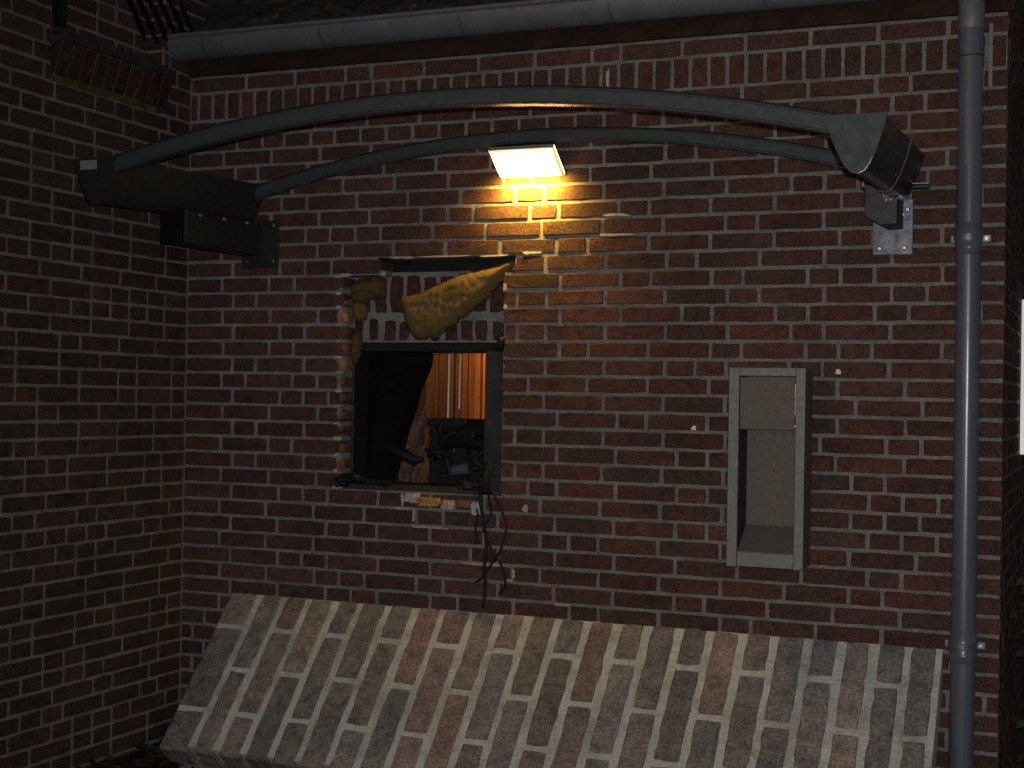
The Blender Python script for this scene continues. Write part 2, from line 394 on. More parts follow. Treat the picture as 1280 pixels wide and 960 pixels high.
# ------------------------------------------------------------------ side wall on the left, with sill recess
lw = Mesh()
FL = (Vector((0, 0, 0)), Vector((0, -1, 0)), Vector((0, 0, 1)), Vector((1, 0, 0)))   # u = distance out from the corner
for k in range(-8, 44):
    z1 = ZL(k-1) - .004; z0 = z1 - P
    hole = (.172, .802) if z0 > 2.55 else None
    lay(lw, FL, wild(.0, 4.0, .1075, random.choice((.03, .085)), .42), -.1 if k < -3 else 0, 4.0, z0, z1, hole, pal=BRN, tk=.95, depth=.095)
for a, b_, z0, z1 in ((-.1, 4.0, -.1, 2.557), (-.1, .172, 2.557, 3.1), (.802, 4.0, 2.557, 3.1)):
    lw.box((-.1, -b_, z0), (-.005, -a, z1), 1)
for k in range(-8, 0):
    z1 = ZL(k-1) - .004
    if z1-P > 2.6: lw.box((-.095, -.1765, z1-P+.007), (-.012, -.172, z1-.005), 0, jitter_tone(BRN, .8))
sw = lw.build('brick_wall', ['brick', 'mortar_left'])
tag(sw, 'darker brick wall in wild bond meeting the corner at left, mossy sill near its top', 'wall')
# mossy sloping sill of bricks on edge
sm_ = Mesh(); th = -math.radians(17)
so = Vector((.012, -.172, 2.578)); SV = Vector((-math.sin(th), 0, math.cos(th))); SN = Vector((math.cos(th), 0, math.sin(th)))
FS = (so, Vector((0, -1, 0)), SV, SN)
for i in range(10):
    brick(sm_, FS, i*.063+.004, (i+1)*.063-.005, .002, .118, .05, jitter_tone(RED, .6), 0, ends=None)
sm_.box((-.09, -.802, 2.557), (-.03, -.172, 2.60), 1)
sm_.add([so+SN*-.006+FS[1]*a+SV*b_ for a, b_ in ((0, 0), (.63, 0), (.63, .12), (0, .12))], [(0, 1, 2, 3)], 1)
sm_.build('sill', ['brick_moss', 'mortar_moss', 'mortar_left'], sw)
sl = Mesh(); sl.box((-.10, -.80, 2.695), (.055, -.172, 2.722)); sl.box((-.12, -.80, 2.7245), (.02, -.172, 2.742)); sl.build('sill_slab', 'slate', sw, .003)
rb = Mesh(); FR = (Vector((-.085, 0, 0)), Vector((0, -1, 0)), Vector((0, 0, 1)), Vector((1, 0, 0)))
for k in range(-8, -1):
    z1 = ZL(k-1); lay(rb, FR, wild(.17, .66, .1075, .03, .2), .172, .655, z1-P, z1, tk=.95, depth=.04)
rb.box((-.2, -.655, 2.66), (-.09, -.172, 3.1), 1)
rb.build('recess_infill', ['brick_grey', 'mortar_left'], sw)
wf = Mesh(); wf.box((-.14, -.80, 2.75), (-.06, -.775, 3.1)); wf.box((-.14, -.68, 2.75), (-.06, -.657, 3.1)); wf.box((-.14, -.775, 2.75), (-.09, -.68, 3.1))
wf.build('window', 'black', sw, .003)

# ------------------------------------------------------------------ roof, fascia
roof = empty('tiled_roof', (1.5, 0, 2.84), 'dark roof slope with litter above the gutter', 'roof')
fb = Mesh(); fb.box((.0, -.022, 2.735), (XE+.02, -.002, 2.888)); fb.build('fascia_board', 'fascia', roof, .002)
rt_ = Mesh(); ang = math.radians(38); nx = 190
for c in range(6):
    y0 = -.03 + c*.26*math.cos(ang); z0 = 2.892 + c*.26*math.sin(ang); vs = []
    for i in range(nx+1):
        x = -1.2 + (XE+1.35)*i/nx; h = .018*abs(math.sin(math.pi*(x/.2)))**.6 + .004*noise.noise(Vector((x*6, c, 0)))
        vs += [(x, y0, z0+h-.015), (x, y0, z0+h+.004), (x, y0+.27*math.cos(ang), z0+.27*math.sin(ang)+h-.012)]
    fs = []
    for i in range(nx): a = i*3; fs += [(a, a+3, a+4, a+1), (a+1, a+4, a+5, a+2)]
    rt_.add(vs, fs, smooth=True)
rt_.build('roof_tiles', 'slate', roof)
def r_leaf(r):
    x = r.uniform(.1, 2.8); t = r.random()**1.2*.5; return (x, -.05+t*math.cos(ang), 2.885+t*math.sin(ang)+r.uniform(0, .03)), (0, -.6, .8)
leaves('roof_litter', 900, r_leaf, 'deadleaf', 'dry leaves and twigs caught on the roof above the gutter', (.012, .032), 5)
# dark curved bars above the gutter end
gr = empty('curved_grille', (-.02, -.25, 2.82), 'row of dark curved bars hanging at the left end of the gutter', 'grille')
for i in range(6):
    ms = Mesh(); y = -.42 + i*.066; pts = []
    for t in range(9):
        q = t/8; pts.append((-.02 + .09*q*q*0 + .01, y + .10*q + .05*q*q + (i-3)*.004, 2.99 - .155*q - .02*math.sin(q*2) + i*.006))
    ms.tube([(p[0]+.02*math.sin(3*j/8), p[1], p[2]) for j, p in enumerate(pts)], [.0095]*7+[.008, .005], 8)
    ms.build('bar', 'blackgloss', gr)

# ------------------------------------------------------------------ gutter
gut = empty('roof_gutter', (1.45, -.09, 2.8), 'half round grey zinc gutter running along the top of the wall', 'gutter')
GY, GZ, GR = -.094, 2.852, .070; XG0, XG1 = -.02, 3.06
def gprof(R0, R1, n_=22):
    o = [(GY + R0*math.cos(math.pi + math.pi*i/n_), GZ + R0*math.sin(math.pi + math.pi*i/n_)) for i in range(n_+1)]
    i_ = [(GY + R1*math.cos(2*math.pi - math.pi*i/n_), GZ + R1*math.sin(2*math.pi - math.pi*i/n_)) for i in range(n_+1)]
    return o + i_
g = Mesh(); g.prism(gprof(GR, GR-.003), XG0, XG1, 'x', smooth=True)
g.tube([(XG0 + (XG1-XG0)*i/40, GY-GR-.001, GZ+.006+.0015*noise.noise(Vector((i*.4, 0, 0)))) for i in range(41)], .0085, 12)
g.build('trough', 'zinc', gut)
g = Mesh(); g.prism([(GY + (GR+.001)*math.cos(math.pi+math.pi*i/20), GZ + (GR+.001)*math.sin(math.pi+math.pi*i/20)) for i in range(21)], XG0-.004, XG0-.0005, 'x')
g.build('end_cap', 'zinc', gut)
for x in (.16, .663, 1.222, 1.773, 2.295, 2.79):
    g = Mesh(); w2 = .0045
    g.prism(gprof(GR+.0035, GR+.0002), x-w2, x+w2, 'x', smooth=True); g.build('joint_band', 'galv', gut, .0015)

# ------------------------------------------------------------------ downpipe
PX, PY = 2.9265, -.068
dp = empty('downpipe', (PX, PY, .07), 'round grey plastic rainwater downpipe at the right end of the wall', 'downpipe')
g = Mesh(); g.tube([(PX+.003*math.sin(z*1.3), PY, z) for z in [-.02+.1*i for i in range(29)]], .0375, 40); g.build('pipe', 'pvc', dp)
def socket(zc, first=False):
    g = Mesh(); prof = [(-.052, .0378), (-.05, .0405), (-.036, .0405), (-.033, .042), (-.026, .042), (-.023, .0402), (.0, .0402), (.006, .0425), (.016, .0425), (.02, .040), (.045, .0395), (.047, .0378)]
    g.tube([(PX+.003*math.sin(zc*1.3), PY, zc+p[0]) for p in prof], [p[1] for p in prof], 40); g.build('socket', 'pvc', dp)
    g = Mesh(); g.tube([(PX, PY, zc-.008), (PX, PY, zc+.008)], .0432, 40)
    g.box((PX+.036, PY+.012, zc-.011), (PX+.066, PY+.018, zc+.011)); g.box((PX-.053, PY+.012, zc-.011), (PX-.036, PY+.018, zc+.011))
    g.box((PX-.012, PY+.03, zc-.01), (PX+.012, 0, zc+.01))
    c = g.build('pipe_clip', 'galv', dp, .001)
    g = Mesh(); g.tube([(PX+.053, PY+.013, zc), (PX+.053, PY+.006, zc)], .0055, 12); s_ = g.build('clip_screw', 'bolt', c)
socket(2.025); socket(.77)
g = Mesh(); prof = [(2.672, .0392), (2.69, .0405), (2.80, .0405), (2.803, .038)]
g.tube([(PX, PY, p[0]) for p in prof], [p[1] for p in prof], 40); g.build('outlet_sleeve', 'zinc', dp)
g = Mesh(); g.tube([(PX, PY, 2.585), (PX, PY, 2.589)], .0381, 40); g.build('seam', 'black', dp)
g = Mesh(); g.box((2.975, -.012, 2.50), (2.986, -.002, 2.70)); 
tag(g.build('mounting_strip', 'alu'), 'thin pale metal strip on the bricks just right of the downpipe top', 'metal strip')

# ------------------------------------------------------------------ sloping brick plinth
pl = empty('brick_plinth', (.234, 0, .1), 'sloping weathered brick plinth with pale lichened mortar at the wall foot', 'plinth')
PO = Vector((.234, 0, .747)); PV = Vector((0, -.6722, -.7404)); PN = Vector((0, -.7404, .6722)); PU = Vector((1, 0, 0))
FPl = (PO, PU, PV, PN); SL = .676
cols = [0, .132, .236, .344, .456, .561, .674, .787, .897, 1.013, 1.121, 1.229, 1.338, 1.446, 1.555, 1.665, 1.775, 1.885, 1.993, 2.1, 2.208, 2.315, 2.42, 2.523, 2.62]
pb = Mesh()
for i, (a, b_) in enumerate(zip(cols, cols[1:])):
    cut = [0, .153, .508, SL] if i % 2 == 0 else [0, .33, SL]
    w2 = .0125
    for c0, c1 in zip(cut, cut[1:]):
        t = jitter_tone(GRY, 1.0)
        brick(pb, FPl, a+(w2 if i else .0)+random.uniform(-.003, .003), b_-w2+random.uniform(-.003, .003), c0+(.009 if c0 else .002), c1-(.009 if c1 < SL else 0), .10, t, 0, jit=.0032, ch=.006)
pb.build('sloping_bricks', 'brick_grey', pl)
pm = Mesh()
def slab(ms, u0, u1, s0, s1, d0, d1, mi=0):
    c = [PO+PU*u+PV*s+PN*d for d in (d1, d0) for u, s in ((u0, s0), (u1, s0), (u1, s1), (u0, s1))]
    ms.add(c, [(0, 1, 2, 3), (4, 7, 6, 5), (0, 4, 5, 1), (1, 5, 6, 2), (2, 6, 7, 3), (3, 7, 4, 0)], mi)
slab(pm, .004, 2.628, .003, SL-.02, -.096, -.005)
pm.build('mortar_bed', 'mortar_slope', pl)
pf = Mesh(); ym_ = (PO+PV*SL+PN*-.1)
pf.prism([(-.001, .70), (ym_.y+.02, ym_.z+.03), (ym_.y+.04, -.05), (-.001, -.05)], .26, 2.84, 'x'); pf.build('plinth_core', 'mortar_left', pl)
# ------------------------------------------------------------------ canopy frame
cf = empty('canopy_frame', (1.5, -.45, 2.2), 'grey metal canopy frame with two curved arches over the broken opening', 'canopy frame')
def arch(x0, x1, zend, zmid, Y, hh, dy, seg=64):
    cx = (x0+x1)/2; hw = (x1-x0)/2; s_ = zmid-zend; R = (hw*hw+s_*s_)/(2*s_); zc = zmid-R; a0 = math.asin(hw/R)
    ms = Mesh(); prof = [(-dy, -hh+.006), (-dy+.004, -hh+.003), (-dy+.004, -hh), (dy, -hh), (dy, hh), (-dy+.004, hh), (-dy+.004, hh-.003), (-dy, hh-.006)]
    vs = []; n_ = len(prof)
    for i in range(seg+1):
        a = -a0 + 2*a0*i/seg
        for py, pz in prof: vs.append((cx+(R+pz)*math.sin(a), Y+py, zc+(R+pz)*math.cos(a)))
    for k in range(n_):
        ms.add([vs[j] for i in range(seg+1) for j in (i*n_+k, i*n_+(k+1) % n_)], [(2*i, 2*i+1, 2*i+3, 2*i+2) for i in range(seg)], 1 if k == 2 else 0)
    # dark rubber glazing strips above and below
    e = Mesh()
    for off, rr, ey in ((hh+.0035, .0032, -dy+.008), (-hh+.0032, .0032, dy+.002)):
        e.tube([(cx+(R+off)*math.sin(-a0+2*a0*i/seg), Y+ey, zc+(R+off)*math.cos(-a0+2*a0*i/seg)) for i in range(seg+1)], rr, 8)
    return ms, e
YF = -.88
a, e = arch(.30, 2.70, 2.232, 2.383, YF, .0235, .02); fo = a.build('arch', ['steel', 'steel_gloss'], cf); e.build('rubber_seal', 'black', fo)
a, e = arch(.33, 2.66, 2.25, 2.413, -.075, .0205, .02); bo = a.build('arch', ['steel', 'steel_gloss'], cf); e.build('rubber_seal', 'black', bo)
def uprof(cx, zt, w_=.158, h=.150, t=0):
    pts = [(-.5, 0), (-.46, -.16), (-.36, -.44), (-.25, -.70), (-.17, -.86), (-.08, -.97), (.04, -1.0), (.14, -.95), (.22, -.84), (.32, -.62), (.42, -.32), (.5, 0)]
    return [(cx+(p[0])*(w_-2*t), zt-t*.5+p[1]*(h-1.5*t)) for p in pts]
def beam(cx0, cx1, dark, gloss):
    ms = Mesh(); n_ = 12; NS = 12; vs = []
    for i in range(NS+1):
        q = i/NS; y = YF-.02 + (.86)*q
        for p in uprof(cx0+(cx1-cx0)*q, 2.262+.034*q, t=.004): vs.append((p[0], y, p[1]))
    ms.add(vs, [(i*n_+k, i*n_+(k+1) % n_, (i+1)*n_+(k+1) % n_, (i+1)*n_+k) for i in range(NS) for k in range(n_)], 0)
    ms.add(vs[:n_], [tuple(range(n_))]); ms.add(vs[-n_:], [tuple(range(n_))])
    b_ = ms.build('end_beam', dark, cf)
    ms = Mesh(); ms.prism(uprof(cx0, 2.266, .166, .156), YF-.028, YF-.021, 'y'); ep = ms.build('end_plate', 'steel' if gloss else 'steel_dark', b_, .0012)
    if gloss:
        for yy, mt in ((YF-.018, 'bolt'), (-.40, 'galv')):
            pr_ = uprof(cx0+(cx1-cx0)*(yy-YF)/.86, 2.264+.034*(yy-YF)/.86, .160, .153)
            ms = Mesh(); ms.tube([(p[0]+.0006, yy, p[1]) for p in pr_[5:]], .0013, 6); ms.build('edge_strip', mt, b_)
    return b_
lb = beam(.272, .300, 'steel_dark', False); rbm = beam(2.715, 2.713, 'steel_shiny', True)
g = Mesh(); g.box((.217, YF-.0315, 2.228), (.282, YF-.0290, 2.258)); g.build('sticker', 'sticker', lb)
# left bracket: deep box under the beam plus wall plate
def plate(x0, x1, z0, z1, mat, screws, parent=cf):
    g = Mesh(); g.box((x0, -.009, z0), (x1, -.001, z1)); p = g.build('wall_plate', mat, parent, .0015)
    for sx, sz, r in screws:
        g = Mesh(); g.tube([(sx, -.009, sz), (sx, -.0135, sz), (sx, -.015, sz)], [r, r, r*.6], 14)
        g.tube([(sx, -.0135, sz), (sx, -.018, sz)], r*.5, 6); g.build('screw', 'bolt', p)
g = Mesh(); g.box((.245, -.50, 2.032), (.345, -.009, 2.148)); br = g.build('bracket', 'steel_dark', cf, .004)
g = Mesh(); g.box((.250, -.516, 2.028), (.336, -.5015, 2.15)); g.build('bracket_end', 'blackgloss', br, .002)
for yy in (-.42, -.27, -.12):
    g = Mesh(); g.tube([(.345, yy, 2.135+.03*(yy+.42)), (.352, yy, 2.135+.03*(yy+.42))], [.007, .005], 10); g.build('bolt', 'bolt', br)
plate(.255, .415, 1.985, 2.165, 'steel_dark', ((.395, 2.145, .005), (.28, 2.01, .004), (.395, 2.01, .005)))
# right bracket
g = Mesh(); g.prism([(2.626, 2.178), (2.722, 2.178), (2.722, 2.066), (2.675, 2.064), (2.626, 2.092)], -.165, -.009, 'y'); br = g.build('bracket', 'steel', cf, .003)
g = Mesh(); g.box((2.612, -.172, 2.1785), (2.745, -.03, 2.186)); g.build('bracket_flange', 'steel', br, .001)
for bx, by, r in ((2.619, -.16, .0068), (2.700, -.16, .0072)):
    g = Mesh(); g.tube([(bx, by, 2.186), (bx, by, 2.194), (bx, by, 2.202)], [r, r, r*.5], 10); g.build('bolt', 'bolt', br)
for q in range(22):
    if q == 0: g = Mesh()
    a_ = random.uniform(0, 6.28); bx = 2.702+random.uniform(-.018, .02); bz = 2.155+random.uniform(-.022, .02)
    g.tube([(bx, -.168, bz), (bx+.012*math.cos(a_), -.174, bz+.012*math.sin(a_))], .0042, 6)
g.build('crumpled_foil', 'bolt', br)
plate(2.628, 2.752, 1.985, 2.162, 'galv', ((2.65, 2.005, .0085), (2.727, 2.006, .0085), (2.735, 2.128, .009), (2.722, 2.112, .006)))
for (x0, x1, z, r) in ((2.735, 2.807, 2.193, .0105), (2.735, 2.765, 2.302, .004)):
    g = Mesh(); g.tube([(x0-.03, -.06, z), (x1, -.06, z)], r, 14); g.build('rod', 'steel_dark' if r > .005 else 'bolt', cf)
    if r > .005:
        g = Mesh(); g.tube([(x0, -.071, z+.008), (x1, -.071, z+.008)], .0018, 8); g.build('rod_edge', 'bolt', cf)

# ------------------------------------------------------------------ wall lamp
lp = empty('wall_lamp', (1.448, 0, 2.33), 'lit wedge shaped wall lamp glowing yellow above the opening', 'lamp')
x0, x1 = 1.326, 1.568
g = Mesh(); g.prism([(-.003, 2.286), (-.118, 2.368), (-.118, 2.379), (-.003, 2.300)], x0, x1, 'x'); g.prism([(-.001, 2.303), (-.07, 2.350), (-.07, 2.372), (-.001, 2.372)], 1.40, 1.49, 'x'); g.build('housing', 'alu', lp, .002)
g = Mesh()
A, B = Vector((0, -.010, 2.287)), Vector((0, -.1155, 2.364)); nn = Vector((0, -.59, -.807))
prof = [A+nn*.0015, A+nn*.006+(B-A)*.06, A+nn*.010+(B-A)*.3, A+nn*.010+(B-A)*.7, A+nn*.006+(B-A)*.94, B+nn*.0015]
vs = [(x, p.y, p.z) for x in (x0+.006, x0+.02, x1-.02, x1-.006) for p in prof]
vs = [(v[0], v[1], v[2]) for v in vs]
g.add(vs, [(i*6+k, i*6+k+1, (i+1)*6+k+1, (i+1)*6+k) for i in range(3) for k in range(5)], smooth=True)
for xx in (x0-.0005, x1+.0005):
    g.add([(xx, -.006, 2.288), (xx, -.1165, 2.3665), (xx, -.1165, 2.377), (xx, -.006, 2.298)], [(0, 1, 2, 3)])
g.build('diffuser', 'glow', lp)
gl = bpy.data.lights.new('lamp_light', 'AREA'); gl.shape = 'RECTANGLE'; gl.size = .20; gl.spread = math.radians(150); gl.size_y = .012; gl.energy = 6.2; gl.color = (1, .60, .07)
glo = bpy.data.objects.new('lamp_light', gl); COL.objects.link(glo); glo.location = (1.447, -.052, 2.272); glo.rotation_euler = (math.radians(50), 0, 0)

# ------------------------------------------------------------------ recessed metal box on the wall
bx = empty('metal_wall_box', (2.32, 0, 1.3), 'tall narrow grey metal box with a flap and open lower part', 'metal box')
X0, X1, Z0, Z1, YB = 2.197, 2.444, .976, 1.618, -.13
g = Mesh(); t = .003
g.box((X1-.005, YB+.004, Z0+.002), (X1-.002, -.001, Z1-.002))
g.box((X0+.005, YB+.004, Z1-.005), (X1-.005, -.001, Z1-.002)); g.box((X0+.005, YB+.004, Z0+.002), (X1-.005, -.001, Z0+.005)); g.box((X0+.005, -.012, Z0+.005), (X1-.005, -.002, Z1-.005))
g.build('case', 'alu_in', bx)
g = Mesh(); g.box((X0+.002, YB+.004, Z0+.002), (X0+.034, -.0125, Z1-.0055)); g.build('shade_panel', 'steel_dark', bx)  # dark steel colour stands in for shade on the inner left side
def barp(a, b_): q = Mesh(); q.box(a, b_); return q.build('frame_bar', 'alu', bx, .0012)
barp((X0, YB-.006, Z0), (X0+.033, YB+.004, Z1)); barp((X1-.03, YB-.006, Z0), (X1, YB+.004, Z1))
barp((X0+.0335, YB-.006, Z1-.026), (X1-.0305, YB+.004, Z1))
barp((X0+.0345, YB-.003, Z0+.002), (X1-.0315, YB+.004, Z0+.048))
g = Mesh(); g.box((X0+.036, YB-.001, Z1-.198), (X1-.034, YB+.004, Z1-.030)); fp = g.build('flap', 'alu_in', bx, .001)
g = Mesh(); g.box((X1-.033, YB-.002, Z1-.15), (X1-.0315, YB, Z1-.05)); g.tube([(X1-.032, YB-.004, Z1-.185), (X1-.032, YB-.001, Z1-.185)], .003, 8); g.build('hinge_pin', 'bolt', fp)
g = Mesh(); g.prism([(YB+.005, Z0+.045), (YB+.005, Z0+.05), (-.013, Z0+.128), (-.013, Z0+.12)], X0+.006, X1-.006, 'x'); g.build('sloping_tray', 'alu_in', bx)

# ------------------------------------------------------------------ behind the opening: inner leaf, steel frame, room
il = Mesh(); FI = (Vector((0, .125, 0)), Vector((1, 0, 0)), Vector((0, 0, 1)), Vector((0, -1, 0)))
def inner_soldiers(z0, z1, u0, u1, st):
    u = u0
    while u < u1:
        brick(il, FI, u+.009, u+st-.009+random.uniform(-.008, .004), z0+.008, z1-.01-random.uniform(0, .012), .1, jitter_tone(RED, .9), 0, jit=.005, ch=.005)
        u += st
inner_soldiers(1.708, 1.805, .60, 1.56, .0637); inner_soldiers(1.812, 1.968, .615, 1.56, .068)
il.box((.55, .133, 1.708), (1.6, .225, 1.972), 1); il.box((.55, .15, 1.973), (1.6, .225, 2.3), 2)  # upper black block: shadow under the opening head put in as colour
for k in range(10, 26):
    z1 = ZL(k-1)-.012
    if z1 < 1.70:
        lay(il, FI, [], .45, .660, z1-P, z1, tk=.7); lay(il, FI, [], 1.36, 1.7, z1-P, z1)
il.box((.45, .133, .9), (.655, .225, 1.706), 1); il.box((1.365, .133, .9), (1.7, .225, 1.706), 1); il.box((.655, .133, .9), (1.365, .225, 1.168), 1)
tag(il.build('inner_wall', ['brick', 'mortar_inner', 'black']), 'broken inner brick leaf with whitish mortar seen through the opening', 'wall')
sf = empty('steel_frame', (1.0, .08, 1.17), 'dark steel frame lining the lower part of the broken opening', 'frame')
g = Mesh(); g.box((.655, .085, 1.672), (1.345, .235, 1.704)); g.build('frame_head', 'black', sf, .003)
g = Mesh(); g.box((1.262, .03, 1.168), (1.352, .24, 1.672)); g.build('jamb', 'slate', sf, .003)
g = Mesh(); g.box((.664, .105, 1.168), (.690, .22, 1.672)); g.build('jamb', 'steel_dark', sf, .003)
g = Mesh(); g.box((.664, .02, 1.140), (1.262, .24, 1.178)); g.build('frame_sill', 'slate', sf, .003)
rm = Mesh(); rm.box((-.6, .98, .3), (2.4, 1.05, 2.6)); rm.box((-.65, .23, .3), (-.6, 1.05, 2.6)); rm.box((2.4, .23, .3), (2.45, 1.05, 2.6)); rm.box((-.65, .23, 2.6), (2.45, 1.05, 2.65)); rm.box((-.65, .23, .25), (2.45, 1.05, .3))
tag(rm.build('room_shell', 'black'), kind='structure')
wp = Mesh(); x = .0
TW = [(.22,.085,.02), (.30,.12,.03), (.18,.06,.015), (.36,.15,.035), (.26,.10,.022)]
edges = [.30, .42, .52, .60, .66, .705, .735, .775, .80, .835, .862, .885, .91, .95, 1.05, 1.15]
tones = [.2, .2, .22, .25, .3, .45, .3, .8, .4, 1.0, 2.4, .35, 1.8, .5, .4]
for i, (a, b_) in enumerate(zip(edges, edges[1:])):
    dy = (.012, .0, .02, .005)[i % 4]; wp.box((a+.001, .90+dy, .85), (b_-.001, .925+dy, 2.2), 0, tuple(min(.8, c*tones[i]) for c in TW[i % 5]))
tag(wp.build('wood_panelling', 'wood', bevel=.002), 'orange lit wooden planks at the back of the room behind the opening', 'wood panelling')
il_ = bpy.data.lights.new('room_light', 'AREA'); il_.shape = 'RECTANGLE'; il_.size = .5; il_.spread = math.radians(70); il_.size_y = .12; il_.energy = 2.7; il_.color = (1, .50, .13)
ilo = bpy.data.objects.new('room_light', il_); COL.objects.link(ilo); ilo.location = (.88, .62, 2.30); ilo.rotation_euler = (math.radians(24), 0, 0)
for i, (x, z0, y) in enumerate(((.937, 1.42, .42), (.985, 1.46, .42))):
    g = Mesh(); g.tube([(x, y, z0), (x+.002, y, 1.9)], .0042 if i == 0 else .0036, 8)
    tag(g.build('white_rod', 'wire'), 'longer of two thin white upright rods seen through the opening' if i == 0 else 'shorter right one of two thin white upright rods seen through the opening', 'rod', 'thin white rods')
# black sheet at left
g = Mesh(); nu, nv = 16, 22; top = (.655, .995); bot = (.66, .815); vs = []
for j in range(nv+1):
    q = j/nv; z = 1.70 - .54*q
    for i in range(nu+1):
        p = i/nu; xr = (.95 - .03*q if q < .15 else .9455-.14*((q-.15)/.85)**.9); x = .655 + (xr-.655)*p
        vs.append((x, .25 + .018*math.sin(p*9+q*3) + .01*noise.noise(Vector((p*5, q*5, 0))), z))
g.add(vs, [(j*(nu+1)+i, j*(nu+1)+i+1, (j+1)*(nu+1)+i+1, (j+1)*(nu+1)+i) for j in range(nv) for i in range(nu)], smooth=True)
o = g.build('black_sheet', 'blackgloss'); so_ = o.modifiers.new('s', 'SOLIDIFY'); so_.thickness = .004
tag(o, 'black sheet filling the left half of the broken opening', 'sheet')
g = Mesh(); g.tube([(.962, .27, 1.70), (.955, .27, 1.60), (.90, .27, 1.44), (.872, .27, 1.36)], .0022, 6); tag(g.build('thin_wire', 'alu'), 'thin pale wire slanting down beside the black sheet', 'wire')
# black machine
mc = empty('black_machine', (1.08, .32, 1.18), 'sooty black machine with a box casing standing in the opening', 'machine')
g = Mesh(); g.box((.935, .26, 1.17), (1.20, .45, 1.405)); g.build('casing', 'black', mc, .006)
g = Mesh(); g.box((.925, .255, 1.395), (1.09, .40, 1.425)); g.build('lid', 'black', mc, .004)
g = Mesh()
for i in range(7): g.box((.955, .24, 1.22+.024*i), (1.10, .262, 1.232+.024*i))
g.build('cooling_fin', 'black', mc, .002)
g = Mesh(); g.tube([(1.10, .18, 1.36), (1.16, .17, 1.39), (1.22, .16, 1.40), (1.26, .12, 1.44)], [.03, .034, .03, .02], 14); g.tube([(1.02, .2, 1.33), (1.12, .18, 1.35), (1.22, .16, 1.33)], [.02, .03, .024], 12); g.build('hose', 'black', mc)
g = Mesh(); g.tube([(1.09, .15, 1.235), (1.155, .15, 1.245)], .021, 18); g.build('metal_pipe_end', 'galv', mc)
g = Mesh()
for q in range(26):
    p = Vector((random.uniform(1.0, 1.25), random.uniform(.14, .22), random.uniform(1.19, 1.40))); d = Vector((random.uniform(-.05, .05), random.uniform(-.02, .02), random.uniform(-.04, .04)))
    g.tube([p-d, p+Vector((0, -.01, .008)), p+d], random.uniform(.004, .013), 7)
g.build('tangled_wiring', 'cable', mc)
for a in ((1.052, .235, 1.30, .03), (.94, .25, 1.345, .0)):
    g = Mesh(); g.tube([(a[0], a[1], a[2]), (a[0]+.001, a[1]-.002, a[2]+.022)] if a[3] else [(a[0], a[1], a[2]), (a[0]+.03, a[1]-.002, a[2]+.002)], .0016, 6); g.build('metal_clip', 'bolt', mc)
# black oval pan, rubble
g = Mesh(); g.tube([(.80, .2, 1.305), (.85, .2, 1.29), (.905, .2, 1.265), (.94, .2, 1.27)], [.012, .022, .02, .008], 14)
tag(g.build('black_lump', 'black'), 'black oblong lump between the black sheet and the machine', 'debris')
def chunk(x, y, z, sx, sy, sz, mat, tone, rot=0, seed=0, name='brick_chunk'):
    bm = bmesh.new(); bmesh.ops.create_cube(bm, size=1); bmesh.ops.subdivide_edges(bm, edges=bm.edges, cuts=4, use_grid_fill=True)
    for v in bm.verts:
        d = noise.noise_vector(v.co*2.3 + Vector((seed*7.1, 0, 0)))*.22; v.co = v.co*(1-.18*v.co.length) + d; v.co = Vector((v.co.x*sx, v.co.y*sy, v.co.z*sz))
    me = bpy.data.meshes.new(name); bm.to_mesh(me); bm.free(); me.materials.append(MB[mat])
    at = me.attributes.new('tone', 'FLOAT_COLOR', 'FACE'); at.data.foreach_set('color', [c for _ in me.polygons for c in (*tone, 1)])
    o = bpy.data.objects.new(name, me); COL.objects.link(o); o.location = (x, y, z); o.rotation_euler = (0, rot, 0); return o
for i, (x, z, sx, sz, r, tone, lb_) in enumerate(((.80, 1.37, .10, .14, .5, (.20, .12, .09), 'pinkish broken brick leaning upright behind the black oblong lump'), (.775, 1.235, .075, .13, .25, (.17, .10, .08), 'upright reddish brick piece low beside the black sheet'), (.86, 1.235, .07, .15, .45, (.19, .10, .07), 'slanting reddish brick piece low beside the machine'))):
    tag(chunk(x, .38, z, sx, .06, sz, 'brick', tone, r, i), lb_, 'brick piece', 'brick pieces inside the opening')
for i, (x, z, sx, sz, tone, mt, lb_) in enumerate(((.999, 1.137, .06, .035, (.45,.42,.38), 'mortar_white', 'pale mortar lump at the left of the opening sill'), (1.062, 1.126, .10, .034, (.42, .27, .10), 'brick', 'ochre broken brick under the opening sill'), (1.145, 1.118, .06, .036, (.5, .38, .30), 'brick', 'pale rounded stone under the opening sill'), (1.20, 1.125, .07, .03, (.24, .12, .08), 'brick', 'reddish broken brick end under the opening sill'), (1.255, 1.112, .04, .05, (.5, .48, .45), 'mortar_white', 'white mortar lump behind the hanging cables'))):
    tag(chunk(x, -.001, z, sx, .03, sz, mt, tone, 0, 10+i, 'rubble_piece'), lb_, 'rubble', 'rubble along the opening sill')
